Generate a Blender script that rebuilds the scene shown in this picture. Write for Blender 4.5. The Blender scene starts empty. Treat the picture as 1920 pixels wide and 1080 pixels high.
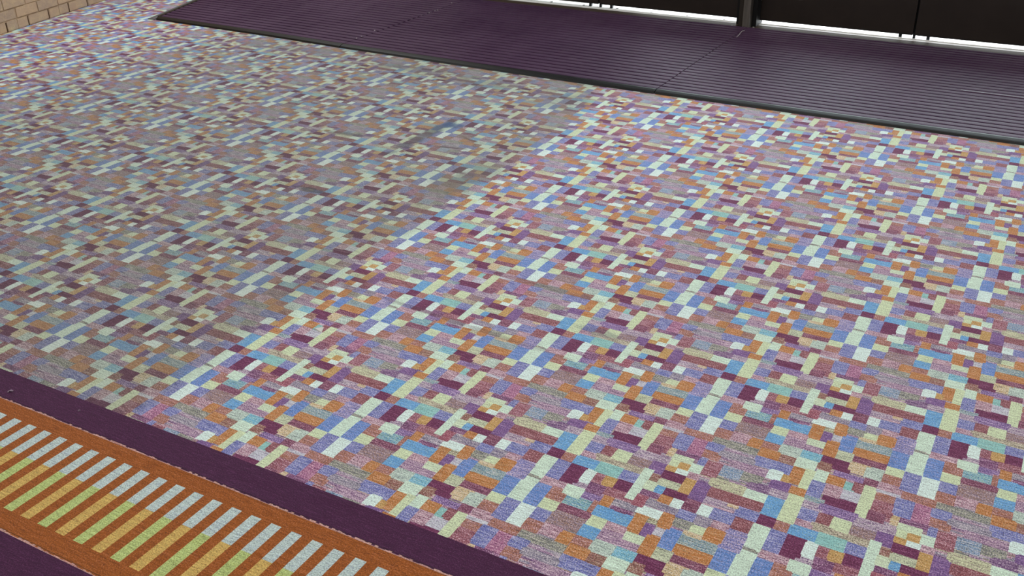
import bpy, bmesh, math, random
from mathutils import Matrix, Vector

S = 0.57            # metres per pattern repeat: every length below is given in repeats and scaled on creation
random.seed(7)
C = bpy.context.scene.collection
PI = math.pi

# ---------------------------------------------------------------- helpers
def lin(c):
    out = []
    for v in c[:3]:
        v /= 255.0
        out.append(v / 12.92 if v <= 0.04045 else ((v + 0.055) / 1.055) ** 2.4)
    return tuple(out)

def tag(o, label=None, cat=None, group=None, kind=None):
    if label: o['label'] = label
    if cat: o['category'] = cat
    if group: o['group'] = group
    if kind: o['kind'] = kind
    return o

def empty(name, loc=(0, 0, 0)):
    o = bpy.data.objects.new(name, None)
    o.empty_display_size = 0.1
    o.location = [v * S for v in loc]
    C.objects.link(o)
    return o

class MB:
    """collects shapes (coordinates in repeats) for ONE mesh object"""
    def __init__(s, origin=(0, 0, 0)):
        s.bm = bmesh.new(); s.o = origin
    def v(s, p):
        return s.bm.verts.new([(p[i] - s.o[i]) * S for i in range(3)])
    def face(s, pts, mi=0):
        f = s.bm.faces.new([s.v(p) for p in pts]); f.material_index = mi; return f
    def box(s, x0, x1, y0, y1, z0, z1, mi=0):
        return s.hexa([(x0, y0), (x1, y0), (x1, y1), (x0, y1)], z0, z1, mi)
    def hexa(s, foot, z0, z1, mi=0, top=None):
        top = top or foot
        b = [s.v((x, y, z0)) for x, y in foot]; t = [s.v((x, y, z1)) for x, y in top]
        n = len(foot); fs = [s.bm.faces.new(b[::-1]), s.bm.faces.new(t)]
        for i in range(n):
            fs.append(s.bm.faces.new([b[i], b[(i + 1) % n], t[(i + 1) % n], t[i]]))
        for f in fs: f.material_index = mi
        return fs
    def tube(s, pts, r, seg=8, mi=0):
        rings = []
        for i, p in enumerate(pts):
            p = Vector(p); a = Vector(pts[max(i - 1, 0)]); b = Vector(pts[min(i + 1, len(pts) - 1)])
            d = (b - a).normalized(); u = d.cross(Vector((0.13, 0.21, 0.97))).normalized(); w = d.cross(u)
            rr = r[i] if isinstance(r, (list, tuple)) else r
            rings.append([s.v(p + u * rr * math.cos(2 * PI * k / seg) + w * rr * math.sin(2 * PI * k / seg)) for k in range(seg)])
        for q, t in zip(rings, rings[1:]):
            for k in range(seg):
                s.bm.faces.new([q[k], q[(k + 1) % seg], t[(k + 1) % seg], t[k]]).material_index = mi
        s.bm.faces.new(rings[0][::-1]); s.bm.faces.new(rings[-1])
    def bevel(s, w, seg=2):
        bmesh.ops.bevel(s.bm, geom=s.bm.edges[:], offset=w * S, segments=seg, profile=0.6, affect='EDGES', clamp_overlap=True)
    def build(s, name, mats, parent=None, smooth=False):
        bmesh.ops.recalc_face_normals(s.bm, faces=s.bm.faces[:])
        me = bpy.data.meshes.new(name); s.bm.to_mesh(me); s.bm.free()
        for m in (mats if isinstance(mats, (list, tuple)) else [mats]): me.materials.append(m)
        if smooth:
            for p in me.polygons: p.use_smooth = True
        ob = bpy.data.objects.new(name, me); C.objects.link(ob)
        if parent is None:
            ob.location = [v * S for v in s.o]
        else:
            ob.parent = parent
            po = [parent.location[i] for i in range(3)]
            ob.location = [s.o[i] * S - po[i] for i in range(3)]
        return ob

class NT:
    """small node-tree builder"""
    def __init__(s, name):
        s.m = bpy.data.materials.new(name); s.m.use_nodes = True
        s.t = s.m.node_tree; s.t.nodes.clear()
        s.out = s.n('ShaderNodeOutputMaterial'); s.b = s.n('ShaderNodeBsdfPrincipled')
        s.t.links.new(s.b.outputs[0], s.out.inputs[0])
    def n(s, kind, **kw):
        nd = s.t.nodes.new(kind)
        for k, v in kw.items(): setattr(nd, k, v)
        return nd
    def put(s, sock, v):
        if hasattr(v, 'is_linked') or hasattr(v, 'links'): s.t.links.new(v, sock)
        elif isinstance(v, (tuple, list)) and len(v) == 3 and sock.type == 'RGBA': sock.default_value = (*v, 1)
        else: sock.default_value = v
    def math(s, op, a, b=0.0, c=0.0, clamp=False):
        nd = s.n('ShaderNodeMath', operation=op, use_clamp=clamp)
        s.put(nd.inputs[0], a); s.put(nd.inputs[1], b); s.put(nd.inputs[2], c)
        return nd.outputs[0]
    def mix(s, fac, a, b, blend='MIX'):
        nd = s.n('ShaderNodeMix', data_type='RGBA', blend_type=blend)
        s.put(nd.inputs[0], fac); s.put(nd.inputs[6], a); s.put(nd.inputs[7], b)
        return nd.outputs[2]
    def ramp(s, v, a, b, smooth=True):
        nd = s.n('ShaderNodeMapRange', interpolation_type='SMOOTHSTEP' if smooth else 'LINEAR')
        s.put(nd.inputs[0], v); s.put(nd.inputs[1], a); s.put(nd.inputs[2], b)
        return nd.outputs[0]
    def pos(s):
        g = s.n('ShaderNodeTexCoord'); mp = s.n('ShaderNodeMapping'); mp.inputs['Scale'].default_value = (1 / S, 1 / S, 1 / S)
        s.t.links.new(g.outputs['Object'], mp.inputs[0]); return mp.outputs[0]
    def noise(s, vec, scale=1.0, sc=(1, 1, 1), detail=2.0, rough=0.5, off=(0, 0, 0)):
        mp = s.n('ShaderNodeMapping'); mp.inputs['Scale'].default_value = sc; mp.inputs['Location'].default_value = off
        s.t.links.new(vec, mp.inputs[0])
        nd = s.n('ShaderNodeTexNoise'); nd.inputs['Scale'].default_value = scale
        nd.inputs['Detail'].default_value = detail; nd.inputs['Roughness'].default_value = rough
        s.t.links.new(mp.outputs[0], nd.inputs[0]); return nd.outputs[0]
    def xyz(s, vec):
        nd = s.n('ShaderNodeSeparateXYZ'); s.t.links.new(vec, nd.inputs[0]); return nd.outputs
    def bump(s, h, strength, dist):
        nd = s.n('ShaderNodeBump'); nd.inputs['Strength'].default_value = strength; nd.inputs['Distance'].default_value = dist
        s.put(nd.inputs['Height'], h); s.t.links.new(nd.outputs[0], s.b.inputs['Normal'])
    def set(s, **kw):
        for k, v in kw.items():
            s.put(s.b.inputs[k.replace('_', ' ')], v)
        return s

SKY = 8.0
EXPOSURE = 0.18
LAMPS = [(-7.4, 6.4, 60), (-1.5, 4.5, 26), (3.5, 4.5, 28), (-7.2, 1.2, 25), (-1.5, -.5, 26), (3.5, -.5, 28), (0, -5, 24)]

THREAD = [(-0.854, 8.024, 0.038), (-0.856, 8.109, 0.041), (-0.874, 8.245, 0.043), (-0.882, 8.329, 0.041), (-0.868, 8.366, 0.038)]
LINT_MAT = [(-4.879, 6.455), (-4.82, 7.563), (-4.811, 7.688), (-4.806, 7.743), (-4.879, 8.198), (-4.843, 6.047), (-4.847, 6.145)]
LINT_BORDER = [(-1.42, -0.738, 0.006), (-1.886, -0.79, 0.014)]

# one repeat of the woven mosaic (400 x 400 stitches): x0,y0,x1,y1,yarn pair
TILE_TEXT = """\
0,0,14,25,m 14,0,35,20,W 35,0,53,22,r 53,0,77,20,ok 77,0,106,24,m 106,0,123,76,w 123,0,145,3,rp 145,0,154,3,lw 154,0,160,3,kw 160,0,183,20,o 183,0,204,3,W 204,0,231,32,mr 231,0,253,29,W 253,0,293,30,b
293,0,325,26,rd 325,0,355,22,w 355,0,383,25,b 383,0,400,25,m 123,3,125,20,w 125,3,160,19,mp 183,3,203,21,W 203,3,204,32,mr 125,19,145,22,wc 145,19,160,41,s 14,20,16,25,m 16,20,35,23,W 53,20,55,22,r
55,20,77,22,ok 123,20,125,44,wc 160,20,161,41,s 161,20,183,21,o 161,21,203,40,m 35,22,74,55,t 74,22,77,24,lw 125,22,144,42,wc 144,22,145,35,s 325,22,326,26,rd 326,22,355,25,w 16,23,27,25,W
27,23,35,55,t 74,24,106,53,b 0,25,27,53,s 326,25,328,26,rl 328,25,357,50,m 357,25,381,50,ro 381,25,400,50,s 293,26,328,52,b 231,29,253,31,rl 253,30,288,34,rl 288,30,293,44,b 231,31,235,53,lw
235,31,253,34,rl 203,32,231,56,p 235,34,260,53,lw 260,34,288,36,rl 144,35,145,42,wc 260,36,288,44,lw 161,40,182,41,m 182,40,203,84,ok 145,41,182,62,cw 125,42,141,46,wc 141,42,145,59,cw 123,44,125,76,w
260,44,271,53,lw 271,44,291,52,ko 291,44,293,54,b 125,46,141,63,rk 328,50,356,52,m 356,50,385,103,c 385,50,400,53,s 271,52,290,53,ko 290,52,291,54,b 293,52,326,54,b 326,52,356,57,s 0,53,27,55,rl
74,53,106,72,kw 231,53,289,81,rd 289,53,290,54,b 385,53,400,71,rl 289,54,326,81,rd 0,55,15,64,rl 15,55,74,70,kw 203,56,230,82,p 230,56,231,79,rd 326,57,327,78,rd 327,57,356,106,s 141,59,144,63,rk
144,59,145,62,cw 144,62,182,87,m 125,63,140,67,rk 140,63,144,87,m 0,64,12,65,rl 12,64,15,74,kw 0,65,11,66,rl 11,65,12,74,kw 0,66,10,71,rl 10,66,11,74,kw 125,67,140,68,kw 125,68,140,69,rl
125,69,140,89,p 15,70,48,71,kw 48,70,71,104,c 71,70,74,72,kw 0,71,10,103,b 15,71,47,72,kw 47,71,48,104,c 385,71,400,103,b 15,72,39,75,kw 39,72,47,98,c 71,72,106,98,br 10,74,15,103,b 15,75,39,103,rd
106,76,112,98,br 112,76,125,103,p 326,78,327,106,s 230,79,231,82,p 231,81,287,108,ck 287,81,326,106,w 203,82,227,83,p 227,82,231,107,ck 203,83,226,84,p 226,83,227,107,ck 182,84,203,103,rl
203,84,225,85,p 225,84,226,107,ck 203,85,224,86,p 224,85,225,106,ck 203,86,204,103,rl 204,86,222,91,pl 222,86,224,105,ck 140,87,159,103,ok 159,87,182,102,W 125,89,139,103,p 139,89,140,103,ok
204,91,222,97,gl 204,97,222,102,rl 39,98,40,104,rd 40,98,47,104,c 71,98,72,102,gp 72,98,112,111,lw 71,102,72,104,lw 159,102,178,121,ok 178,102,182,103,br 204,102,222,105,kw 0,103,19,111,lw
19,103,39,104,rd 112,103,140,121,lw 140,103,157,121,c 157,103,159,121,ok 178,103,200,129,w 200,103,204,105,kw 356,103,384,108,c 384,103,400,124,lw 19,104,72,129,pb 200,105,224,151,r 224,106,225,151,r
287,106,326,109,pl 326,106,356,128,lw 225,107,230,151,r 230,107,231,109,ck 231,108,286,109,ck 286,108,287,124,pl 356,108,357,128,lw 357,108,384,128,c 230,109,253,114,kg 253,109,283,114,lm
283,109,286,123,pl 287,109,325,125,pl 325,109,326,128,lw 0,111,11,124,lw 11,111,19,128,pb 72,111,74,129,pb 74,111,112,118,lw 230,114,242,117,kw 242,114,273,117,gp 273,114,283,117,kw 230,117,268,151,tb
268,117,281,121,gl 281,117,283,121,gp 74,118,75,129,pb 75,118,112,119,lw 75,119,76,129,pb 76,119,112,123,lw 112,121,138,123,lw 138,121,140,131,wc 140,121,154,124,c 154,121,160,141,wc
160,121,178,122,ok 268,121,283,123,lm 160,122,178,141,wc 76,123,88,214,c 88,123,117,150,mr 117,123,138,126,lm 268,123,286,150,kg 0,124,11,138,tg 140,124,154,141,wc 286,124,287,150,kg 384,124,385,125,c
385,124,400,138,tg 287,125,288,150,kg 288,125,325,126,pl 384,125,385,138,tg 117,126,138,128,gl 288,126,289,150,kg 289,126,325,127,pl 289,127,300,150,kg 300,127,325,128,pl 11,128,15,138,tg
15,128,19,129,pb 117,128,125,130,gl 125,128,138,132,ko 300,128,301,150,kg 301,128,323,129,pl 323,128,354,153,p 354,128,356,129,kg 356,128,383,129,c 383,128,384,138,tg 15,129,17,138,tg 17,129,68,153,m
68,129,76,214,c 178,129,182,130,gl 182,129,185,130,lm 185,129,200,149,b 301,129,302,150,kg 302,129,322,130,pl 322,129,323,152,p 354,129,382,151,o 382,129,383,138,tg 117,130,125,132,lm
178,130,185,136,br 302,130,306,150,kg 306,130,318,136,gp 318,130,322,150,p 138,131,139,155,ko 139,131,140,141,wc 117,132,127,135,r 127,132,138,155,ko 117,135,125,160,r 125,135,127,150,ko
178,136,185,141,lm 306,136,314,141,rl 314,136,318,141,gp 0,138,7,185,b 7,138,10,141,rl 10,138,17,153,m 382,138,400,182,b 7,141,10,147,gl 139,141,185,155,mp 306,141,318,147,br 7,147,10,152,kw
306,147,318,150,rl 185,149,187,155,mp 187,149,200,155,b 88,150,90,205,c 90,150,117,180,r 125,150,127,160,r 268,150,307,173,lm 307,150,321,177,W 321,150,322,151,p 200,151,216,152,kw 216,151,268,152,lm
321,151,322,181,W 354,151,365,152,rl 365,151,382,211,c 7,152,10,153,kg 200,152,239,154,rl 239,152,268,173,lm 322,152,323,181,W 354,152,365,156,gp 7,153,37,185,rl 37,153,68,156,m 323,153,333,179,W
333,153,354,154,p 200,154,218,173,ro 218,154,239,157,rl 333,154,348,172,ok 348,154,354,156,gp 127,155,155,206,b 155,155,184,183,lr 184,155,200,180,ro 37,156,68,184,wl 348,156,365,208,o
218,157,237,163,gp 237,157,239,163,lm 117,160,124,181,r 124,160,127,205,b 218,163,239,166,rl 218,166,239,170,pl 218,170,219,173,gp 219,170,239,173,lw 333,172,345,173,ok 345,172,348,208,o
200,173,212,174,ro 212,173,279,187,gl 279,173,307,175,br 333,173,344,174,ok 344,173,345,208,o 200,174,211,175,ro 211,174,212,188,gl 333,174,343,176,ok 343,174,344,208,o 200,175,210,180,ro
210,175,211,187,gl 279,175,307,176,kw 279,176,307,207,b 333,176,343,206,b 307,177,308,207,b 308,177,321,178,W 308,178,309,207,b 309,178,321,179,W 309,179,310,207,b 310,179,321,180,W 323,179,332,180,W
332,179,333,206,b 90,180,91,185,c 91,180,117,183,r 184,180,210,205,b 310,180,311,207,b 311,180,321,181,W 323,180,331,181,W 331,180,332,206,b 117,181,123,183,r 123,181,124,204,b 311,181,331,206,b
382,182,383,211,c 383,182,400,185,b 91,183,123,204,ro 155,183,182,205,lr 182,183,184,205,b 37,184,55,187,t 55,184,68,214,rd 0,185,5,219,w 5,185,7,186,lw 7,185,36,187,rl 36,185,37,208,t
90,185,91,203,ro 383,185,400,219,w 5,186,7,187,gp 5,187,36,214,o 37,187,50,208,t 50,187,55,214,rd 210,187,211,207,b 212,187,278,188,gl 278,187,279,207,b 211,188,212,207,b 212,188,277,189,gl
277,188,278,207,b 212,189,213,207,b 213,189,276,190,gl 276,189,277,207,b 213,190,214,207,b 214,190,275,191,gl 275,190,276,207,b 214,191,215,206,b 215,191,274,193,gl 274,191,275,207,b
215,193,261,198,lm 261,193,274,198,lw 215,198,248,203,lw 248,198,274,203,gl 90,203,91,205,c 215,203,221,204,gl 221,203,260,204,lw 260,203,274,204,gp 91,204,124,213,wl 215,204,274,226,kg
88,205,91,213,wl 124,205,125,213,wl 125,205,127,206,b 155,205,187,228,ro 187,205,210,207,b 125,206,130,213,wl 130,206,155,228,ro 214,206,215,226,kg 311,206,318,207,b 318,206,342,232,rk
342,206,343,207,b 187,207,214,226,kg 274,207,313,232,o 313,207,318,232,rk 342,207,343,208,br 36,208,49,210,lm 49,208,50,210,pl 342,208,365,236,w 36,210,50,214,rl 365,211,380,239,w 380,211,383,216,gl
88,213,130,219,rl 5,214,11,216,lm 11,214,64,231,pb 64,214,88,235,mr 5,216,11,219,kw 380,216,383,219,lw 0,219,6,235,rk 6,219,11,221,kw 88,219,89,225,pb 89,219,130,230,rl 380,219,400,239,rk
6,221,11,227,rl 88,225,89,235,rl 187,226,214,257,ro 214,226,248,227,gp 248,226,273,250,o 273,226,274,227,gl 6,227,11,231,kw 214,227,217,260,rl 217,227,248,230,gl 273,227,274,233,gp 130,228,153,286,b
153,228,183,232,W 183,228,187,257,ro 89,230,123,235,rl 123,230,130,286,b 217,230,248,260,rl 6,231,37,243,m 37,231,64,233,kw 153,232,182,286,W 182,232,183,254,ro 274,232,312,233,o 312,232,342,264,wg
37,233,63,235,pl 63,233,64,235,rl 273,233,274,235,pl 274,233,311,234,o 311,233,312,264,wg 274,234,310,235,o 310,234,311,264,wg 0,235,5,236,rk 5,235,6,265,m 37,235,60,236,pl 60,235,91,267,wg
91,235,97,236,rl 97,235,123,236,lm 273,235,305,257,ro 305,235,310,260,wg 0,236,4,245,rk 4,236,5,265,m 37,236,60,271,ko 91,236,123,262,ro 342,236,343,264,wg 343,236,365,237,w 343,237,344,264,wg
344,237,365,239,w 344,239,345,264,wg 345,239,382,264,ts 382,239,400,245,rk 6,243,31,265,m 31,243,37,268,ko 0,245,4,265,m 382,245,400,265,m 248,250,250,260,rl 250,250,273,257,o 182,254,183,286,W
183,257,213,286,b 213,257,214,259,kg 250,257,273,259,gp 273,257,305,287,s 213,259,214,260,lw 250,259,257,260,lw 257,259,273,260,kg 213,260,273,290,br 305,260,306,287,s 306,260,310,264,wg
91,262,92,267,gl 92,262,123,287,c 306,264,379,267,lm 379,264,382,265,kw 0,265,3,294,o 3,265,31,294,cw 379,265,400,314,o 60,267,68,271,ko 68,267,91,271,wg 91,267,92,271,lw 306,267,378,283,lm
378,267,379,314,o 31,268,33,294,cw 33,268,37,271,ko 33,271,92,290,mr 306,283,345,291,lm 345,283,378,305,wc 123,286,154,290,w 154,286,182,348,bs 182,286,183,288,kg 183,286,212,288,b 212,286,213,290,br
92,287,123,339,bs 273,287,275,288,br 275,287,306,301,c 182,288,212,316,c 273,288,275,291,gp 33,290,34,293,mr 34,290,89,317,o 89,290,92,293,mr 123,290,153,340,w 153,290,154,341,bs 212,290,214,316,c
214,290,273,292,br 273,291,275,298,lw 306,291,344,293,lm 344,291,345,305,wc 214,292,215,304,c 215,292,273,298,br 33,293,34,316,o 89,293,92,317,o 306,293,344,309,rl 0,294,2,314,o 2,294,28,341,bs
28,294,33,316,o 215,298,275,315,mr 275,301,276,314,mr 276,301,306,314,c 214,304,215,313,mr 344,305,365,334,o 365,305,378,340,p 306,309,342,311,rl 342,309,344,355,o 306,311,341,313,rl 341,311,342,355,o
214,313,215,316,c 306,313,341,341,s 0,314,1,317,o 1,314,2,341,bs 275,314,306,341,s 378,314,384,334,p 384,314,400,317,o 215,315,273,317,mr 273,315,275,342,s 28,316,34,342,tg 182,316,215,339,ro
0,317,1,338,wl 34,317,92,339,tg 215,317,263,339,st 263,317,273,351,ro 384,317,400,334,wl 344,334,364,355,o 364,334,365,350,kc 378,334,383,340,p 383,334,385,342,kc 385,334,400,338,wl 0,338,1,379,o
385,338,400,379,o 34,339,90,341,tg 90,339,123,348,bl 182,339,214,340,ro 214,339,238,367,w 238,339,263,345,st 123,340,127,387,bl 127,340,153,354,w 182,340,213,341,ro 213,340,214,369,w
365,340,383,342,kc 1,341,6,357,o 6,341,28,347,bs 34,341,61,351,ko 61,341,90,344,tg 153,341,154,354,w 182,341,203,349,ro 203,341,213,369,w 275,341,305,343,s 305,341,326,353,mp 326,341,341,343,s
28,342,33,343,tg 33,342,34,353,ko 273,342,274,350,ro 274,342,275,343,s 365,342,382,350,kc 382,342,385,379,o 28,343,32,344,tg 32,343,33,353,ko 274,343,293,372,o 293,343,296,346,lw 296,343,305,353,mp
326,343,335,353,mp 335,343,341,346,lw 28,344,32,352,ko 61,344,90,379,o 238,345,263,364,pb 293,346,296,352,lm 335,346,338,352,lm 338,346,341,352,kw 6,347,28,352,lm 90,348,93,379,o 93,348,123,393,bl
154,348,182,359,rl 182,349,202,351,ro 202,349,203,369,w 273,350,274,372,o 364,350,365,355,o 365,350,381,355,kc 381,350,382,379,o 34,351,35,353,ko 35,351,36,369,c 36,351,61,353,ko 182,351,202,369,rl
263,351,273,364,pb 6,352,30,376,kg 30,352,32,353,ko 293,352,296,353,br 335,352,341,353,br 30,353,35,376,kg 36,353,60,369,c 60,353,61,376,o 293,353,337,370,gl 337,353,341,355,br 127,354,154,359,kg
337,355,381,370,W 1,357,5,358,o 5,357,6,376,kg 1,358,4,376,o 4,358,5,376,kg 127,359,148,362,kg 148,359,155,400,w 155,359,182,369,rl 127,362,148,400,w 238,364,268,393,mp 268,364,273,372,lm
214,367,237,368,w 237,367,238,393,mp 214,368,236,369,w 236,368,237,370,mp 35,369,38,376,kg 38,369,60,373,c 155,369,183,400,b 183,369,209,400,m 209,369,236,375,lw 236,370,237,380,lw 293,370,323,372,gl
323,370,343,400,rp 343,370,381,371,W 343,371,344,400,rp 344,371,381,373,W 268,372,323,381,r 38,373,60,400,gp 344,373,345,385,rp 345,373,381,378,W 209,375,210,400,m 210,375,236,376,lw 1,376,2,379,o
2,376,34,386,b 34,376,38,400,gp 60,376,61,400,gp 210,376,216,387,m 216,376,236,383,lw 345,378,380,380,lm 380,378,381,380,pl 0,379,2,380,pl 61,379,62,400,gp 62,379,90,380,o 90,379,93,387,bl
381,379,400,380,pl 0,380,2,397,gp 62,380,63,400,gp 63,380,90,400,rl 236,380,237,393,mp 345,380,400,397,gp 268,381,306,395,r 306,381,323,400,w 216,383,235,400,W 235,383,236,388,kg 344,385,345,396,gp
2,386,3,395,gp 3,386,34,399,b 90,387,93,400,rl 123,387,125,393,bl 125,387,127,400,w 210,387,214,400,m 214,387,216,400,W 235,388,236,393,lw 93,393,125,400,rd 235,393,255,398,r 255,393,268,400,ok
2,395,3,399,b 268,395,277,400,ok 277,395,306,400,m 344,396,345,400,rp 0,397,2,400,W 345,397,383,399,gp 383,397,400,400,W 235,398,253,400,r 253,398,255,400,ok 2,399,4,400,W 4,399,34,400,b
345,399,347,400,gp 347,399,360,400,kg 360,399,383,400,o"""

# ---------------------------------------------------------------- yarn palette: two yarns per patch and the share of the second
PAL = {'m':((104,40,80),(140,80,120),0.35),'mp':((110,60,104),(156,110,150),0.45),'mr':((116,58,88),(164,110,134),0.42),'W':((216,236,233),(190,210,208),0.22),'w':((206,229,213),(172,192,182),0.25),'c':((207,222,186),(174,184,160),0.3),'cw':((200,210,180),(150,155,140),.4),'wc':((205,222,195),(170,180,165),.3),'b':((104,112,182),(162,168,206),0.45),'bs':((96,138,206),(146,156,202),0.4),'bl':((114,118,184),(176,164,196),0.5),'s':((102,160,214),(154,194,212),0.35),'st':((105,160,195),(150,190,185),.5),'ts':((115,180,210),(165,205,205),.4),'t':((140,194,194),(168,206,198),0.35),'o':((184,120,62),(198,156,112),0.4),'ok':((190,150,88),(206,174,120),0.4),'r':((140,76,90),(180,132,148),0.45),'rd':((132,70,78),(172,122,132),0.42),'ro':((166,108,82),(168,122,124),0.48),'rp':((150,75,95),(175,115,130),.45),'rk':((140,85,80),(165,140,120),.45),'rl':((158,112,134),(206,180,192),0.5),'lr':((150,85,130),(190,135,165),.5),'lm':((136,100,142),(192,168,186),0.5),'lw':((140,114,152),(200,190,200),0.5),'pl':((110,75,125),(160,135,165),.45),'p':((116,84,144),(148,112,160),0.4),'pb':((116,90,152),(158,130,180),0.5),'gp':((120,110,145),(170,165,175),.5),'gl':((125,120,145),(180,175,185),.5),'kg':((170,173,155),(115,118,120),.5),'kc':((190,195,165),(130,115,95),.45),'ck':((200,205,170),(150,135,130),.4),'kw':((200,195,170),(135,120,110),.45),'ko':((198,172,122),(212,200,174),0.5),'br':((150,118,106),(150,132,150),0.5),'wg':((195,215,205),(140,155,155),.4),'wl':((200,205,215),(165,155,185),.4),'tb':((115,150,190),(165,175,185),.5),'tg':((120,155,175),(165,180,175),.5),
 'X':((71,33,66),(86,46,82),0.35),'O':((160,91,38),(142,78,32),0.45),'S':((192,210,208),(168,184,196),.4),'G':((208,178,104),(190,150,84),0.4),'N':((186,204,134),(164,178,106),.4),'K':((208,168,160),(180,126,126),0.4)}

class Weave:
    """flat carpet mesh: one quad per woven patch, yarn colours kept as face attributes"""
    def __init__(s): s.vs = []; s.fs = []; s.code = []
    def quad(s, pts, code):
        i = len(s.vs); s.vs += [(p[0] * S, p[1] * S, p[2] * S) for p in pts]; s.fs.append((i, i + 1, i + 2, i + 3)); s.code.append(code)
    def build(s, name, mat, clips=()):
        me = bpy.data.meshes.new(name); me.from_pydata(s.vs, [], s.fs)
        me.attributes.new('yarn_a', 'FLOAT_COLOR', 'FACE'); me.attributes.new('yarn_b', 'FLOAT_COLOR', 'FACE'); me.attributes.new('share', 'FLOAT', 'FACE')
        L = {k: (lin(v[0]), lin(v[1]), v[2]) for k, v in PAL.items()}
        A = []; B = []; F = []
        for c in s.code:
            a, b, f = L[c]; A += [*a, 1]; B += [*b, 1]; F.append(f)
        me.attributes['yarn_a'].data.foreach_set('color', A); me.attributes['yarn_b'].data.foreach_set('color', B); me.attributes['share'].data.foreach_set('value', F)
        if clips:
            bm = bmesh.new(); bm.from_mesh(me)
            for co, no in clips:
                bmesh.ops.bisect_plane(bm, geom=bm.verts[:] + bm.edges[:] + bm.faces[:], plane_co=[v * S for v in co], plane_no=no, clear_outer=True)
            bm.to_mesh(me); bm.free()
        me.materials.append(mat); ob = bpy.data.objects.new(name, me); C.objects.link(ob); return ob

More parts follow.
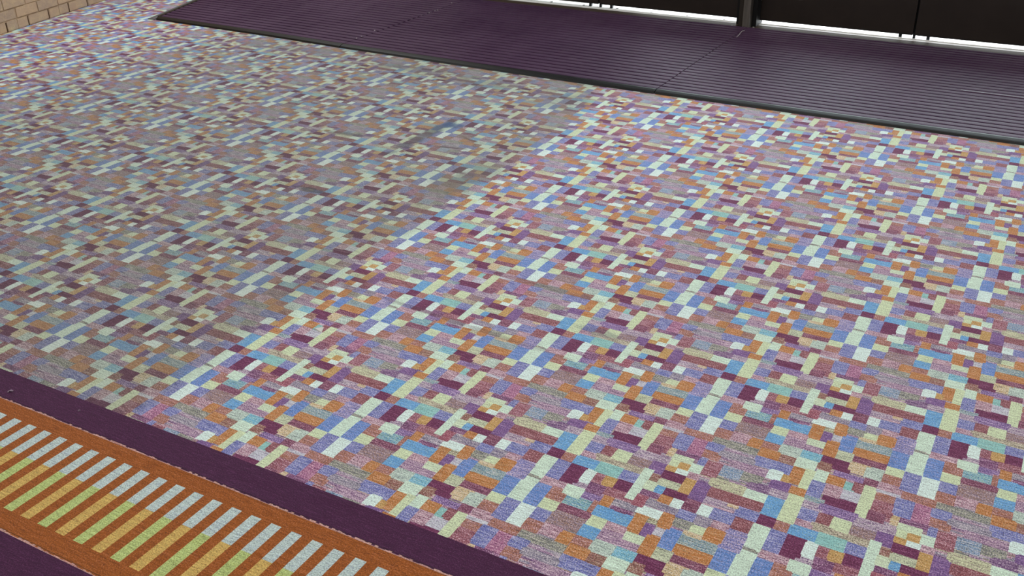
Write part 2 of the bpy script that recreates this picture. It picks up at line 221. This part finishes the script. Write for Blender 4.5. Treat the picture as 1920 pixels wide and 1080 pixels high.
ALB = 0.86
def carpet_material(name, soiled):
    k = NT(name); p = k.pos(); x, y, z = k.xyz(p)
    def at(n):
        nd = k.n('ShaderNodeAttribute', attribute_name=n, attribute_type='GEOMETRY'); return nd
    ca, cb, fr = at('yarn_a').outputs['Color'], at('yarn_b').outputs['Color'], at('share').outputs['Fac']
    streak = k.noise(p, 1, (14, 100, 1), 1.5, .5)
    tuft = k.noise(p, 1, (150, 170, 1), 1.5, .65)
    v = k.math('ADD', k.math('MULTIPLY', streak, .34), k.math('MULTIPLY', tuft, .66))
    th = k.math('SUBTRACT', .5, k.math('MULTIPLY', k.math('SUBTRACT', fr, .5), .42))
    f = k.ramp(k.math('SUBTRACT', v, th), -.05, .05)
    col = k.mix(f, ca, cb)
    # stray dark and pale tufts, thickest where the yarns are mixed
    t2 = k.noise(p, 1, (175, 150, 1), 2.0, .7, (3.1, 7.7, 0))
    st2 = k.noise(p, 1, (14, 120, 1), 1.0, .5, (9.1, 2.2, 0))
    g = k.math('ADD', k.math('MULTIPLY', t2, .75), k.math('MULTIPLY', st2, .25))
    mixed = k.math('MULTIPLY', k.ramp(fr, .30, .52), 1.0 if soiled else .12)
    col = k.mix(k.math('MULTIPLY', mixed, k.math('MULTIPLY', k.ramp(g, .54, .61), .58)), col, lin((216, 202, 208)))
    col = k.mix(k.math('MULTIPLY', k.math('ADD', .25, k.math('MULTIPLY', mixed, .75)), k.math('MULTIPLY', k.ramp(g, .46, .38), .68)), col, lin((74, 58, 82)))
    gain = k.n('ShaderNodeMapRange'); k.put(gain.inputs[0], g); gain.inputs[1].default_value = .35; gain.inputs[2].default_value = .65
    gain.inputs[3].default_value = .60 * ALB; gain.inputs[4].default_value = 1.40 * ALB
    gc = k.n('ShaderNodeCombineColor'); [k.put(gc.inputs[i], gain.outputs[0]) for i in range(3)]
    col = k.mix(1.0, col, gc.outputs[0], 'MULTIPLY')
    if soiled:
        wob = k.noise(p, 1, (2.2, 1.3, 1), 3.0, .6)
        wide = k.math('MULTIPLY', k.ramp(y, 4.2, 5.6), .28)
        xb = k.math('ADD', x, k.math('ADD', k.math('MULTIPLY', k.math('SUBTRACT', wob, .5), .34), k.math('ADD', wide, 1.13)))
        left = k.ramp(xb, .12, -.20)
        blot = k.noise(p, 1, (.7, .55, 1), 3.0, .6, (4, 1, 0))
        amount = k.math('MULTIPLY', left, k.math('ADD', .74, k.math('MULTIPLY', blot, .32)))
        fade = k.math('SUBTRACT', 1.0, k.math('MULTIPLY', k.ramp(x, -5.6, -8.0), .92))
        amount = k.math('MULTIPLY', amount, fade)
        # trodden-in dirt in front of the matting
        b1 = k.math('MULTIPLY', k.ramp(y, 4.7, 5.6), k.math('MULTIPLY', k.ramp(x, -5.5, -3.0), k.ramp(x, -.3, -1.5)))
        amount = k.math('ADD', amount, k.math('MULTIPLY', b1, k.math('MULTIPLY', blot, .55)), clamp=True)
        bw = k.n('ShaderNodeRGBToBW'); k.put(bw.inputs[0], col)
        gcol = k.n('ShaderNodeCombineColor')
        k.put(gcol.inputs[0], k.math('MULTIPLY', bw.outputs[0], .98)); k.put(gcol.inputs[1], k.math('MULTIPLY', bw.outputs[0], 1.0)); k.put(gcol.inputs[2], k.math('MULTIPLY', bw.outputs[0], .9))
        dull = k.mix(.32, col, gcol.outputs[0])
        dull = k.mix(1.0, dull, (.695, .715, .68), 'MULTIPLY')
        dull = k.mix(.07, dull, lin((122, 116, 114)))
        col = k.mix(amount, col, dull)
        ragged = k.noise(p, 1, (11, 9, 1), 2, .6)
        # separate stains: centre, half-sizes, turn, strength, colour
        for cx, cy, rx, ry, turn, s_, c_ in ((-2.22, 3.62, .085, .6, -.03, .68, (60, 68, 78)), (-2.15, 3.92, .12, .10, 0, .8, (48, 76, 118)), (-2.3, 2.13, .17, .05, 0, .72, (48, 52, 58)),
                                             (-2.9, 3.3, .28, .05, .1, .5, (60, 64, 60)), (-1.4, 2.72, .22, .3, 0, .40, (96, 92, 78)), (-1.33, 3.05, .25, .25, 0, .30, (96, 100, 88)), (-1.02, 1.05, .10, .22, 0, .30, (110, 80, 50)),
                                             (-1.86, 3.42, .24, .02, .2, .62, (62, 60, 56)), (-1.84, 3.68, .16, .02, -.3, .6, (84, 62, 50)), (.02, 1.55, .5, .035, -.05, .35, (80, 62, 84)), (-.2, .92, .9, .025, -.08, .38, (84, 58, 66)), (.55, 1.2, .16, .05, 0, .4, (58, 64, 96)),
                                             (-3.5, 5.35, .7, .16, 0, .40, (88, 92, 94)), (-2.6, 5.2, .5, .2, 0, .34, (84, 88, 92)), (-5.4, 5.45, .9, .15, 0, .34, (104, 106, 108)), (-1.6, 5.0, .35, .3, 0, .28, (90, 92, 90))):
            dx = k.math('SUBTRACT', x, cx); dy = k.math('SUBTRACT', y, cy)
            u = k.math('DIVIDE', k.math('ADD', k.math('MULTIPLY', dx, math.cos(turn)), k.math('MULTIPLY', dy, math.sin(turn))), rx)
            w = k.math('DIVIDE', k.math('SUBTRACT', k.math('MULTIPLY', dy, math.cos(turn)), k.math('MULTIPLY', dx, math.sin(turn))), ry)
            d = k.math('ADD', k.math('MULTIPLY', u, u), k.math('MULTIPLY', w, w))
            d = k.math('ADD', d, k.math('MULTIPLY', k.math('SUBTRACT', ragged, .5), 2.2))
            col = k.mix(k.math('MULTIPLY', k.ramp(d, 1.1, .15), s_), col, lin(c_))
    k.put(k.b.inputs['Base Color'], col)
    k.set(Roughness=.95, Specular_IOR_Level=.12)
    k.put(k.b.inputs['Sheen Weight'], .11 if soiled else .05); k.put(k.b.inputs['Sheen Roughness'], .6)
    # pile and a few shallow ruck lines running with the weft
    ruck = k.noise(p, 1, (.45, 3.1, 1), 1.0, .4, (2.3, .4, 0))
    line = k.ramp(k.math('ABSOLUTE', k.math('SUBTRACT', ruck, .52)), .035, 0.0)
    sel = k.ramp(k.noise(p, 1, (.8, .8, 1), 0, .5, (1.7, 5, 0)), .5, .62)
    h = k.math('ADD', k.math('MULTIPLY', tuft, .8), k.math('MULTIPLY', k.math('MULTIPLY', line, sel), 1.1))
    k.bump(h, .5, .004)
    return k.m

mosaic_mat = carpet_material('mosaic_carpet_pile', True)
border_mat = carpet_material('border_carpet_pile', False)

ROW = 1.00563601704616
TILE = [t.split(',') for t in TILE_TEXT.split()]
TILE = [(int(a) / 400, int(b) / 400, int(c) / 400, int(d) / 400, e) for a, b, c, d, e in TILE]
EDGE = lambda x: -0.641 + 0.0113 * x

w = Weave()
for j in range(-2, 9):
    for i in range(-18, 8):
        ox = i + .5 * j
        if ox > 4.6 or ox < -12.2: continue
        oy = j * ROW
        for x0, y0, x1, y1, c in TILE:
            w.quad([(ox + x0, oy + y0 * ROW, 0), (ox + x1, oy + y0 * ROW, 0), (ox + x1, oy + y1 * ROW, 0), (ox + x0, oy + y1 * ROW, 0)], c)
wall_n = Vector((-1, -.245, 0)).normalized()
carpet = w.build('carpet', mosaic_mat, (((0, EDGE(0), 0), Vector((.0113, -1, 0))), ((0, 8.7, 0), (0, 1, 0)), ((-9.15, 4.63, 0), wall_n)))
tag(carpet, 'multicoloured mosaic patterned fitted carpet, dirty grey on the left and clean on the right', 'carpet')

# ---------------------------------------------------------------- striped border carpet
w = Weave()
def bq(x0, x1, v0, v1, c, n=1, z=.0):
    for q in range(n):
        a = x0 + (x1 - x0) * q / n; b = x0 + (x1 - x0) * (q + 1) / n
        w.quad([(a, EDGE(a) + v0, z), (b, EDGE(b) + v0, z), (b, EDGE(b) + v1, z), (a, EDGE(a) + v1, z)], c)
X0, X1 = -4.2, 3.0
bq(X0, X1, -.174, 0, 'X', 12)
def pink(v, th):
    n = 420
    for q in range(n):
        a = X0 + (X1 - X0) * q / n; b = X0 + (X1 - X0) * (q + 1) / n
        o = .0035 * random.choice((-1, 0, 1))
        w.quad([(a, EDGE(a) + v - th, 0), (b, EDGE(b) + v - th, 0), (b, EDGE(b) + v + o, 0), (a, EDGE(a) + v + o, 0)], 'K')
        w.quad([(a, EDGE(a) + v + o, 0), (b, EDGE(b) + v + o, 0), (b, EDGE(b) + v + .004, 0), (a, EDGE(a) + v + .004, 0)], 'X' if v > -.5 else 'O')
pink(-.180, .007)
bq(X0, X1, -.274, -.188, 'O', 12)
PER, BW = .11125, .056
k0 = -27
for q in range(70):
    xc = -.9655 + (q + k0) * PER
    if xc > X1 - .1: break
    a, b = xc - BW / 2, xc + BW / 2
    nxt = xc + PER - BW / 2
    bq(a, b, -.460, -.274, 'S'); bq(a, b, -.747, -.460, 'N' if (q + k0) % 2 else 'G')
    bq(b, nxt, -.747, -.274, 'O')
    if q == 0: bq(X0, a, -.747, -.274, 'O')
bq(nxt, X1, -.747, -.274, 'O')
bq(X0, X1, -.838, -.747, 'O', 12)
pink(-.844, .007)
bq(X0, X1, -2.2, -.852, 'X', 12)
border = w.build('border_carpet', border_mat)
tag(border, 'purple border carpet with an orange band of silver, green and gold bars', 'carpet')

# ---------------------------------------------------------------- plain materials
def plain(name, rgb, rough=.6, spec=.5, metal=0.0, var=0.0, nsc=(20, 20, 20), bump=0.0):
    k = NT(name); p = k.pos()
    col = lin(rgb)
    if var:
        n = k.noise(p, 1, nsc, 3, .6)
        d = tuple(c * (1 - var) for c in col); l = tuple(min(1, c * (1 + var)) for c in col)
        cc = k.mix(k.ramp(n, .3, .7, False), d, l); k.put(k.b.inputs['Base Color'], cc)
        if bump: k.bump(n, bump, .004)
    else:
        k.put(k.b.inputs['Base Color'], col)
    k.set(Roughness=rough, Specular_IOR_Level=spec, Metallic=metal)
    return k.m

M_slab = plain('floor_screed', (120, 116, 110), .9, .2, 0, .1)
M_rubber = plain('black_rubber_edge', (9, 10, 11), .42, .3, 0, .15, (8, 60, 8))
M_strip = plain('grey_trim_strip', (84, 83, 89), .5, .4, 0, .15, (6, 30, 6))
M_sill = plain('brown_bronze_sill', (62, 50, 38), .6, .2, 0, .3, (3, 45, 5))
M_alu = plain('worn_aluminium', (226, 226, 222), .5, .5, .15, .06, (5, 60, 5))
M_door = plain('dark_door_panel', (38, 31, 28), .42, .4, 0, .22, (2.5, 3, 2.0))
M_stile = plain('dark_door_stile', (30, 26, 25), .45, .4, 0, .12, (30, 3, 2))
M_post = plain('weathered_bronze_post', (104, 100, 95), .45, .5, .45, .2, (30, 30, 2.2))
M_postdark = plain('post_side', (48, 42, 37), .5, .4, .2, .15, (30, 30, 2.2))
M_seal = plain('black_door_seal', (16, 17, 19), .6, .3)
M_bolt = plain('dark_steel_bolt', (38, 42, 46), .4, .5, .5)
M_screw = plain('steel_screw', (120, 120, 116), .35, .5, .9)
M_fluff = plain('grey_lint', (150, 132, 150), .95, .1)
M_white = plain('white_lint', (196, 194, 192), .9, .2)
M_paving = plain('pale_paving', (225, 224, 220), .85, .3, 0, .06, (3, 3, 3))
M_plaster = plain('painted_plaster', (205, 200, 190), .8, .3)
M_blocker = plain('dark_sky_blocker', (46, 44, 44), .8, .3)

def glass(name):
    k = NT(name); k.t.nodes.remove(k.b)
    a = k.n('ShaderNodeBsdfTransparent'); a.inputs[0].default_value = (.86, .9, .9, 1)
    g = k.n('ShaderNodeBsdfGlossy'); g.inputs['Roughness'].default_value = .02
    fz = k.n('ShaderNodeFresnel'); fz.inputs[0].default_value = 1.45
    mx = k.n('ShaderNodeMixShader')
    k.t.links.new(fz.outputs[0], mx.inputs[0]); k.t.links.new(a.outputs[0], mx.inputs[1]); k.t.links.new(g.outputs[0], mx.inputs[2]); k.t.links.new(mx.outputs[0], k.out.inputs[0])
    return k.m
M_glass = glass('door_glass')

def mat_pile():
    k = NT('ribbed_purple_pile'); p = k.pos()
    n = k.noise(p, 1, (.9, .8, 1), 3, .6); s = k.noise(p, 1, (4, 120, 1), 2, .6, (1, 4, 0)); t = k.noise(p, 1, (120, 120, 60), 1, .6)
    c = k.mix(k.ramp(n, .32, .68), lin((62, 36, 64)), lin((77, 53, 78)))
    c = k.mix(k.math('MULTIPLY', k.ramp(s, .5, .72), .35), c, lin((104, 92, 104)))
    c = k.mix(k.math('MULTIPLY', k.ramp(t, .35, .65), .35), c, lin((48, 34, 50)))
    k.put(k.b.inputs['Base Color'], c)
    r = k.math('ADD', .44, k.math('MULTIPLY', t, .2))
    k.put(k.b.inputs['Roughness'], r); k.set(Specular_IOR_Level=.13)
    k.bump(t, .35, .003)
    return k.m
M_pile = mat_pile(); M_back = plain('dark_mat_backing', (34, 26, 36), .8, .2)

# ---------------------------------------------------------------- floor slab
m = MB(); m.box(-13, 9, -9, 8.86, -.3, -.004)
tag(m.build('floor', M_slab), kind='structure')

# ---------------------------------------------------------------- entrance matting: three sections of ribbed purple pile
FR = [(-7.93, 5.812), (-6.0, 5.768), (-4.83, 5.705), (-3.04, 5.655), (-1.3, 5.625), (-.90, 5.622), (2.4, 5.620), (4.6, 5.618)]
def front(x):
    for (a, ya), (b, yb) in zip(FR, FR[1:]):
        if x <= b: return ya + (yb - ya) * (x - a) / (b - a)
    return FR[-1][1]
def left_edge(y): return -7.93 - .298 * (y - 5.81)
BACK = 8.56; TOP = .034; RIM = .074
def mat_section(x0, x1, pitch, phase, label, slanted=False):
    e = empty('entrance_mat', ((x0 + x1) / 2, 7.1, 0)); tag(e, label, 'mat', 'purple ribbed entrance matting')
    ends = [x0 + .004, x1 - .004]
    r = MB()
    # rib profile: (offset in pitch, height)
    prof = [(0, -.003), (.035, -.024), (.20, -.024), (.24, -.003), (.40, .0), (.90, .0)]
    t = []; ylo = RIM; yhi = BACK - 5.62
    n = int((yhi - ylo) / pitch) + 1
    for i in range(n):
        for q, h in prof:
            d = ylo + (i + q + phase * 0) * pitch
            if d < yhi: t.append((d, TOP + h))
    t.append((yhi, TOP))
    xs = [ends[0]] + [x for x, _ in FR if ends[0] + .05 < x < ends[1] - .05] + [ends[1]]
    cols = []
    for x in xs:
        f0 = front(x); col = []
        for d, z in t:
            y = f0 + d * (BACK - f0) / (BACK - 5.62)
            xx = left_edge(y) + .02 if (slanted and x == xs[0]) else x
            col.append((xx, y, z))
        cols.append(col)
    for a, b in zip(cols, cols[1:]):
        va = [r.v(p) for p in a]; vb = [r.v(p) for p in b]
        for i in range(len(va) - 1):
            r.bm.faces.new([va[i], vb[i], vb[i + 1], va[i + 1]]).material_index = 1 if a[i][2] < TOP - .02 and a[i + 1][2] < TOP - .02 else 0
    for col, s in ((cols[0], -1), (cols[-1], 1)):      # end faces down to the floor
        for p, q in zip(col, col[1:]):
            r.face([p, q, (q[0], q[1], .001), (p[0], p[1], .001)])
    r.build('ribbed_pile', [M_pile, M_back], e)
    # black rubber edging: steep nose, then a flatter shoulder
    g = MB()
    fx = [ends[0]] + xs[1:-1] + [ends[1]]
    sec = [(0, .001), (.012, .020), (.026, .025), (.058, .034), (RIM, .036), (RIM + .004, .001)]
    rows = []
    for x in fx:
        rows.append([((left_edge(front(x) + d) if (slanted and x == fx[0]) else x), front(x) + d, z) for d, z in sec])
    for a, b in zip(rows, rows[1:]):
        for i in range(len(sec) - 1): g.face([a[i], b[i], b[i + 1], a[i + 1]])
        g.face([a[-1], b[-1], b[0], a[0]])
    g.face([p for p in rows[0]]); g.face([p for p in rows[-1]][::-1])
    g.build('rubber_edge', M_rubber, e)
    if slanted:
        h = MB()
        ya, yb = front(-7.93) + RIM, BACK
        h.hexa([(left_edge(ya) - .02, ya), (left_edge(ya) + .03, ya), (left_edge(yb) + .03, yb), (left_edge(yb) - .02, yb)], .001, .036)
        h.build('rubber_edge', M_rubber, e)
    return e
mat_l = mat_section(-7.93, -4.83, .118, 0, 'left section of purple ribbed entrance matting with a slanted left end', True)
mat_m = mat_section(-4.83, -.90, .112, .4, 'middle section of purple ribbed entrance matting between the two seams')
mat_r = mat_section(-.90, 4.6, .1, .7, 'right section of purple ribbed entrance matting in front of the right doors')
# pale strip painting in the highlight on one rubbed rib, right section
g = MB(); yy = 6.93
g.hexa([(1.72, yy), (4.4, yy - .01), (4.4, yy + .004), (1.72, yy + .012)], TOP, TOP + .003)
wl = g.build('rib_highlight_strip', plain('pale_rib_highlight', (138, 130, 144), .5, .4, 0, .3, (5, 60, 5)), mat_r); wl['label'] = 'painted highlight along one rubbed rib'

# grey strip beside the slanted end of the matting
g = MB()
ya, yb = 5.80, 8.55
g.hexa([(left_edge(ya) - .145, ya - .01), (left_edge(ya) - .022, ya + .01), (left_edge(yb) - .022, yb), (left_edge(yb) - .15, yb)], .0, .012,
       top=[(left_edge(ya) - .13, ya), (left_edge(ya) - .024, ya + .012), (left_edge(yb) - .024, yb), (left_edge(yb) - .135, yb)])
tag(g.build('trim_strip', M_strip), 'grey trim strip along the slanted left end of the purple matting', 'trim strip')

# ---------------------------------------------------------------- thresholds under the two door pairs
DY = 8.86; ZB = .062
def threshold(x0, x1, label, ridges):
    e = empty('door_threshold', ((x0 + x1) / 2, 8.8, 0)); tag(e, label, 'door sill', 'door sills')
    g = MB(); g.hexa([(x0, 8.565), (x1, 8.565), (x1, 8.80), (x0, 8.80)], .0, .012, top=[(x0, 8.58), (x1, 8.58), (x1, 8.80), (x0, 8.80)])
    g.build('sill_plate', M_sill, e)
    g = MB(); g.box(x0, x1, 8.80, 9.45, .0, .014)
    for yy in ridges: g.hexa([(x0, yy), (x1, yy), (x1, yy + .04), (x0, yy + .04)], .014, .022, top=[(x0, yy + .012), (x1, yy + .012), (x1, yy + .03), (x0, yy + .03)])
    g.build('aluminium_strip', M_alu, e)
    n = 8
    for i in range(n):
        g = MB(); xx = x0 + (x1 - x0) * (i + .5) / n; cx, cy = xx, 8.93
        g.hexa([(cx + .016 * math.cos(2 * PI * q / 8), cy + .022 * math.sin(2 * PI * q / 8)) for q in range(8)], .014, .02)
        g.build('screw', M_screw, e)
    return e
threshold(-4.95, -1.06, 'metal sill under the left pair of dark doors, bright with daylight', (8.835, 9.0))
threshold(-.86, 2.95, 'metal sill under the right pair of dark doors, bright with daylight', (8.86,))

# ---------------------------------------------------------------- doors (setting)
KT = .74; DT = 3.75; TH = .10
def door(name, x0, x1, hinge_left):
    e = empty(name, ((x0 + x1) / 2, DY, 0)); tag(e, kind='structure')
    g = MB(); g.box(x0, x1, DY, DY + TH, ZB + .02, KT); g.build('kick_panel', M_door, e)
    g = MB(); g.box(x0, x1, DY + .006, DY + TH - .006, ZB, ZB + .02); g.build('bottom_rail', M_stile, e)
    g = MB(); g.box(x0 + .10, x1 - .10, DY, DY + TH, KT, KT + .12); g.build('middle_rail', M_stile, e)
    g = MB(); g.box(x0 + .10, x1 - .10, DY, DY + TH, DT - .14, DT); g.build('top_rail', M_stile, e)
    for a in (x0, x1 - .10):
        g = MB(); g.box(a, a + .10, DY, DY + TH, KT, DT); g.build('stile', M_stile, e)
    g = MB(); g.box(x0 + .10, x1 - .10, DY + .04, DY + .055, KT + .12, DT - .14); g.build('glass_pane', M_glass, e)
    bx = x1 - .14 if hinge_left else x0 + .14
    g = MB(); g.box(bx - .018, bx + .018, DY + .06, DY + .10, .014, ZB + .03); g.build('floor_bolt', M_bolt, e)
    g = MB(); hx = x1 - .16 if hinge_left else x0 + .16
    g.tube([(hx, DY, 1.55), (hx, DY - .09, 1.55), (hx, DY - .09, 2.35), (hx, DY, 2.35)], .022); g.build('pull_handle', M_bolt, e)
    return e
door('door_1', -4.93, -3.012, True)
door('door_2', -2.988, -1.10, False)
door('door_3', -.835, .940, True)
door('door_4', .964, 2.93, False)
for nm, xx in (('trim_1', -3.0), ('trim_2', .952)):
    g = MB(); g.box(xx - .013, xx + .013, DY + .05, DY + .09, .014, DT); tag(g.build(nm, M_seal), kind='structure')
# post between the two pairs
e = empty('trim_3', (-.95, 8.74, 0)); tag(e, kind='structure')
g = MB(); g.box(-1.055, -.985, 8.70, 8.98, 0, 4.0); g.bevel(.006); g.build('post_side', M_postdark, e)
g = MB(); g.box(-.985, -.895, 8.63, 8.98, 0, 4.0); g.bevel(.008); g.build('post_face', M_post, e)
g = MB(); g.box(-.893, -.838, 8.72, 8.98, 0, 4.0); g.build('door_seal', M_seal, e)
g = MB(); g.box(-1.098, -1.056, 8.76, 8.98, 0, 4.0); g.build('door_seal', M_seal, e)
for xx, yy in ((-1.10, 8.60), (-.965, 8.615), (-.845, 8.64)):
    g = MB(); g.hexa([(xx + .016 * math.cos(2 * PI * q / 8), yy + .016 * math.sin(2 * PI * q / 8)) for q in range(8)], .012 if xx != -.965 else .0, .03, top=[(xx + .010 * math.cos(2 * PI * q / 8), yy + .010 * math.sin(2 * PI * q / 8)) for q in range(8)])
    g.build('fixing_screw', M_screw, e)
g = MB(); g.box(-5.1, 3.1, 8.78, 9.0, DT + .03, DT + .25); tag(g.build('trim_4', M_stile), kind='structure')
for nm, a, b in (('trim_5', -5.1, -4.95), ('trim_6', 2.95, 3.1)):
    g = MB(); g.box(a, b, 8.72, 9.0, 0, DT + .03); tag(g.build(nm, M_stile), kind='structure')

# ---------------------------------------------------------------- brick wall on the left
def brick_mat():
    k = NT('buff_brick'); p = k.pos()
    oi = k.n('ShaderNodeAttribute', attribute_name='tint', attribute_type='GEOMETRY').outputs['Fac']
    n = k.noise(p, 1, (9, 9, 14), 4, .65); n2 = k.noise(p, 1, (40, 40, 40), 2, .6)
    c = k.mix(oi, lin((200, 172, 144)), lin((182, 160, 140)))
    c = k.mix(k.math('MULTIPLY', k.ramp(n, .4, .75), .55), c, lin((216, 190, 150)))
    c = k.mix(k.math('MULTIPLY', k.ramp(n2, .55, .75), .25), c, lin((150, 128, 108)))
    k.put(k.b.inputs['Base Color'], c); k.set(Roughness=.9, Specular_IOR_Level=.2); k.bump(n2, .4, .006); return k.m
M_brick = brick_mat(); M_mortar = plain('grey_brown_mortar', (186, 162, 134), .95, .1, 0, .15)
M_joint = plain('dirty_open_joint', (84, 64, 48), .95, .1, 0, .2)
# wall frame: u along the wall from (-9.12, 4.51), pointing away from the camera
UX, UY = -.2380, .9713; NX, NY = .9713, .2380
def wp(u, n, z): return (-9.135 + UX * u + NX * n, 4.51 + UY * u + NY * n, z)
e = empty('wall_left', wp(0, 0, 0)); tag(e, kind='structure')
g = MB()
def wbox(mb, u0, u1, n0, n1, z0, z1, mi=0):
    b = [wp(u0, n0, z0), wp(u1, n0, z0), wp(u1, n1, z0), wp(u0, n1, z0)]; t = [wp(u0, n0, z1), wp(u1, n0, z1), wp(u1, n1, z1), wp(u0, n1, z1)]
    b = [mb.v(q) for q in b]; t = [mb.v(q) for q in t]
    fs = [mb.bm.faces.new(b[::-1]), mb.bm.faces.new(t)] + [mb.bm.faces.new([b[i], b[(i + 1) % 4], t[(i + 1) % 4], t[i]]) for i in range(4)]
    return fs
wbox(g, -16, 5, -.35, .003, -.004, 5.3); g.build('wall_core', M_mortar, e)
jt = MB()
g = MB(); tints = []
COURSE, LEN = .132, .395
for row in range(11):
    for i in range(-8, 11):
        u0 = i * LEN + (0 if row % 2 == 0 else LEN / 2) + .006 + random.uniform(-.006, .006)
        gap = .026 if row == 0 else .016
        u1 = (i + 1) * LEN + (0 if row % 2 == 0 else LEN / 2) - gap + random.uniform(-.005, .005)
        if row == 0: wbox(jt, u1 - .004, u1 + .024, -.02, .0045, 0.0, .118)
        if row == 0 and i % 2 == 0: parts = [(u0, (u0 + u1) / 2 - .004), ((u0 + u1) / 2 + .004, u1)]
        else: parts = [(u0, u1)]
        for a, b in parts:
            bm2 = MB(); nn = random.uniform(-.006, .006)
            fs = wbox(g, a, b, -.05, .010 + nn, row * COURSE + .003 + random.uniform(0, .004), (row + 1) * COURSE - .010 + random.uniform(-.002, .002)); bm2.bm.free()
            tints.append(random.random())
jt.build('joint', M_joint, e)
ob = g.build('brickwork', M_brick, e)
at = ob.data.attributes.new('tint', 'FLOAT', 'FACE'); at.data.foreach_set('value', [t for t in tints for _ in range(6)])

# ---------------------------------------------------------------- the rest of the room shell, and an added sky blocker outside
def shell(name, x0, x1, y0, y1, z0, z1, m_=M_plaster):
    g = MB(); g.box(x0, x1, y0, y1, z0, z1); return tag(g.build(name, m_), kind='structure')
shell('wall_back', -10.6, -5.1, 8.78, 9.0, 0, 5.3); shell('wall_back_right', 3.1, 7.2, 8.78, 9.0, 0, 5.3)
shell('wall_back_top', -5.1, 3.1, 8.78, 9.0, DT + .25, 5.3)
shell('wall_right', 7.2, 7.4, -9, 9.0, 0, 5.3); shell('wall_front', -13, 7.4, -9.2, -9, 0, 5.3)
shell('ceiling', -13, 7.4, -9.2, 9.0, 5.3, 5.5)
shell('ground', -16, 16, 9.0, 34, -.3, .0, M_paving)
shell('sky_blocker', -9, -3.15, 10.6, 10.9, 0, 6, M_blocker)  # unseen dark slab added outside to keep sky sheen off the leftmost door

# ---------------------------------------------------------------- litter
def thing_mesh(name, mb, m_, label, cat, group=None): return tag(mb.build(name, m_), label, cat, group)
g = MB((-1.0, 8.35, TOP)); g.tube(THREAD, .0036, 6)
thing_mesh('thread', g, M_white, 'short white thread lying on the matting by the foot of the door post', 'thread')
g = MB((-.86, .48, 0)); g.hexa([(-.90, .47), (-.83, .45), (-.86, .51)], .001, .006, top=[(-.895, .472), (-.835, .455), (-.862, .505)])
thing_mesh('paper_scrap', g, M_white, 'tiny white paper scrap on the carpet where dirty meets clean', 'litter')
def fluff(x, y, z, r, label, group):
    g = MB((x, y, z)); n = 4
    for i in range(n):
        a = random.uniform(0, 2 * PI)
        g.tube([(x + r * math.cos(a), y + r * math.sin(a), z + .003), (x + random.uniform(-.3, .3) * r, y + random.uniform(-.3, .3) * r, z + .008), (x - r * math.cos(a + .7), y - r * math.sin(a + .7), z + .003)], r * .16, 5)
    return thing_mesh('lint_fluff', g, M_white, label, 'lint', group)
for x, y in LINT_MAT: fluff(x, y, TOP, .009, 'white lint fluff caught along the left seam of the purple matting', 'lint on the left mat seam')
for (x, y, r), lb in zip(LINT_BORDER, ('white lint speck on the purple border stripe, beside a fine hair', 'grey lint tuft on the purple border stripe near the left edge')): fluff(x, y, .001, r, lb, None).data.materials[0] = M_fluff

# ---------------------------------------------------------------- light
wd = bpy.data.worlds.new('overcast_sky'); bpy.context.scene.world = wd; wd.use_nodes = True
bg = wd.node_tree.nodes['Background']; bg.inputs[0].default_value = (.92, .965, 1.0, 1); bg.inputs[1].default_value = SKY
def lamp(x, y, power, size, col):
    l = bpy.data.lights.new('fill_lamp', 'AREA'); l.shape = 'RECTANGLE'; l.size = size[0] * S; l.size_y = size[1] * S; l.energy = power; l.color = col
    o = bpy.data.objects.new('fill_lamp', l); C.objects.link(o); o.location = (x * S, y * S, 5.25 * S); return o
for x, y, p in LAMPS: lamp(x, y, p, (2.2, 2.2), (.90, .96, 1) if x < -6 else (1, .97, .93))  # unseen lamps added at ceiling height; the bluish left ones stand for side daylight

# ---------------------------------------------------------------- camera
cd = bpy.data.cameras.new('camera'); cd.sensor_width = 36; cd.lens = 36 * 1849.3213732652052 / 1920
cam = bpy.data.objects.new('camera', cd); C.objects.link(cam)
R0 = (0.871290833278529, 0.4905171471414274, -0.015659253016731517); R1 = (0.2168652268963438, -0.4134424067495459, -0.8843273430491339); R2 = (-0.44025192470675717, 0.7671103601577665, -0.46660469150086525)
cam.matrix_world = Matrix(((R0[0], -R1[0], -R2[0], 2.54344136269728 * S), (R0[1], -R1[1], -R2[1], -3.2311105029629528 * S), (R0[2], -R1[2], -R2[2], 2.8416131918193477 * S), (0, 0, 0, 1)))
cd.clip_start = .05
sc = bpy.context.scene; sc.camera = cam
sc.view_settings.view_transform = 'Standard'; sc.view_settings.look = 'None'; sc.view_settings.exposure = EXPOSURE; sc.view_settings.gamma = 1; sc.view_settings.use_curve_mapping = False

sc.cycles.max_bounces = 7; sc.cycles.diffuse_bounces = 3; sc.cycles.glossy_bounces = 3; sc.cycles.transparent_max_bounces = 8
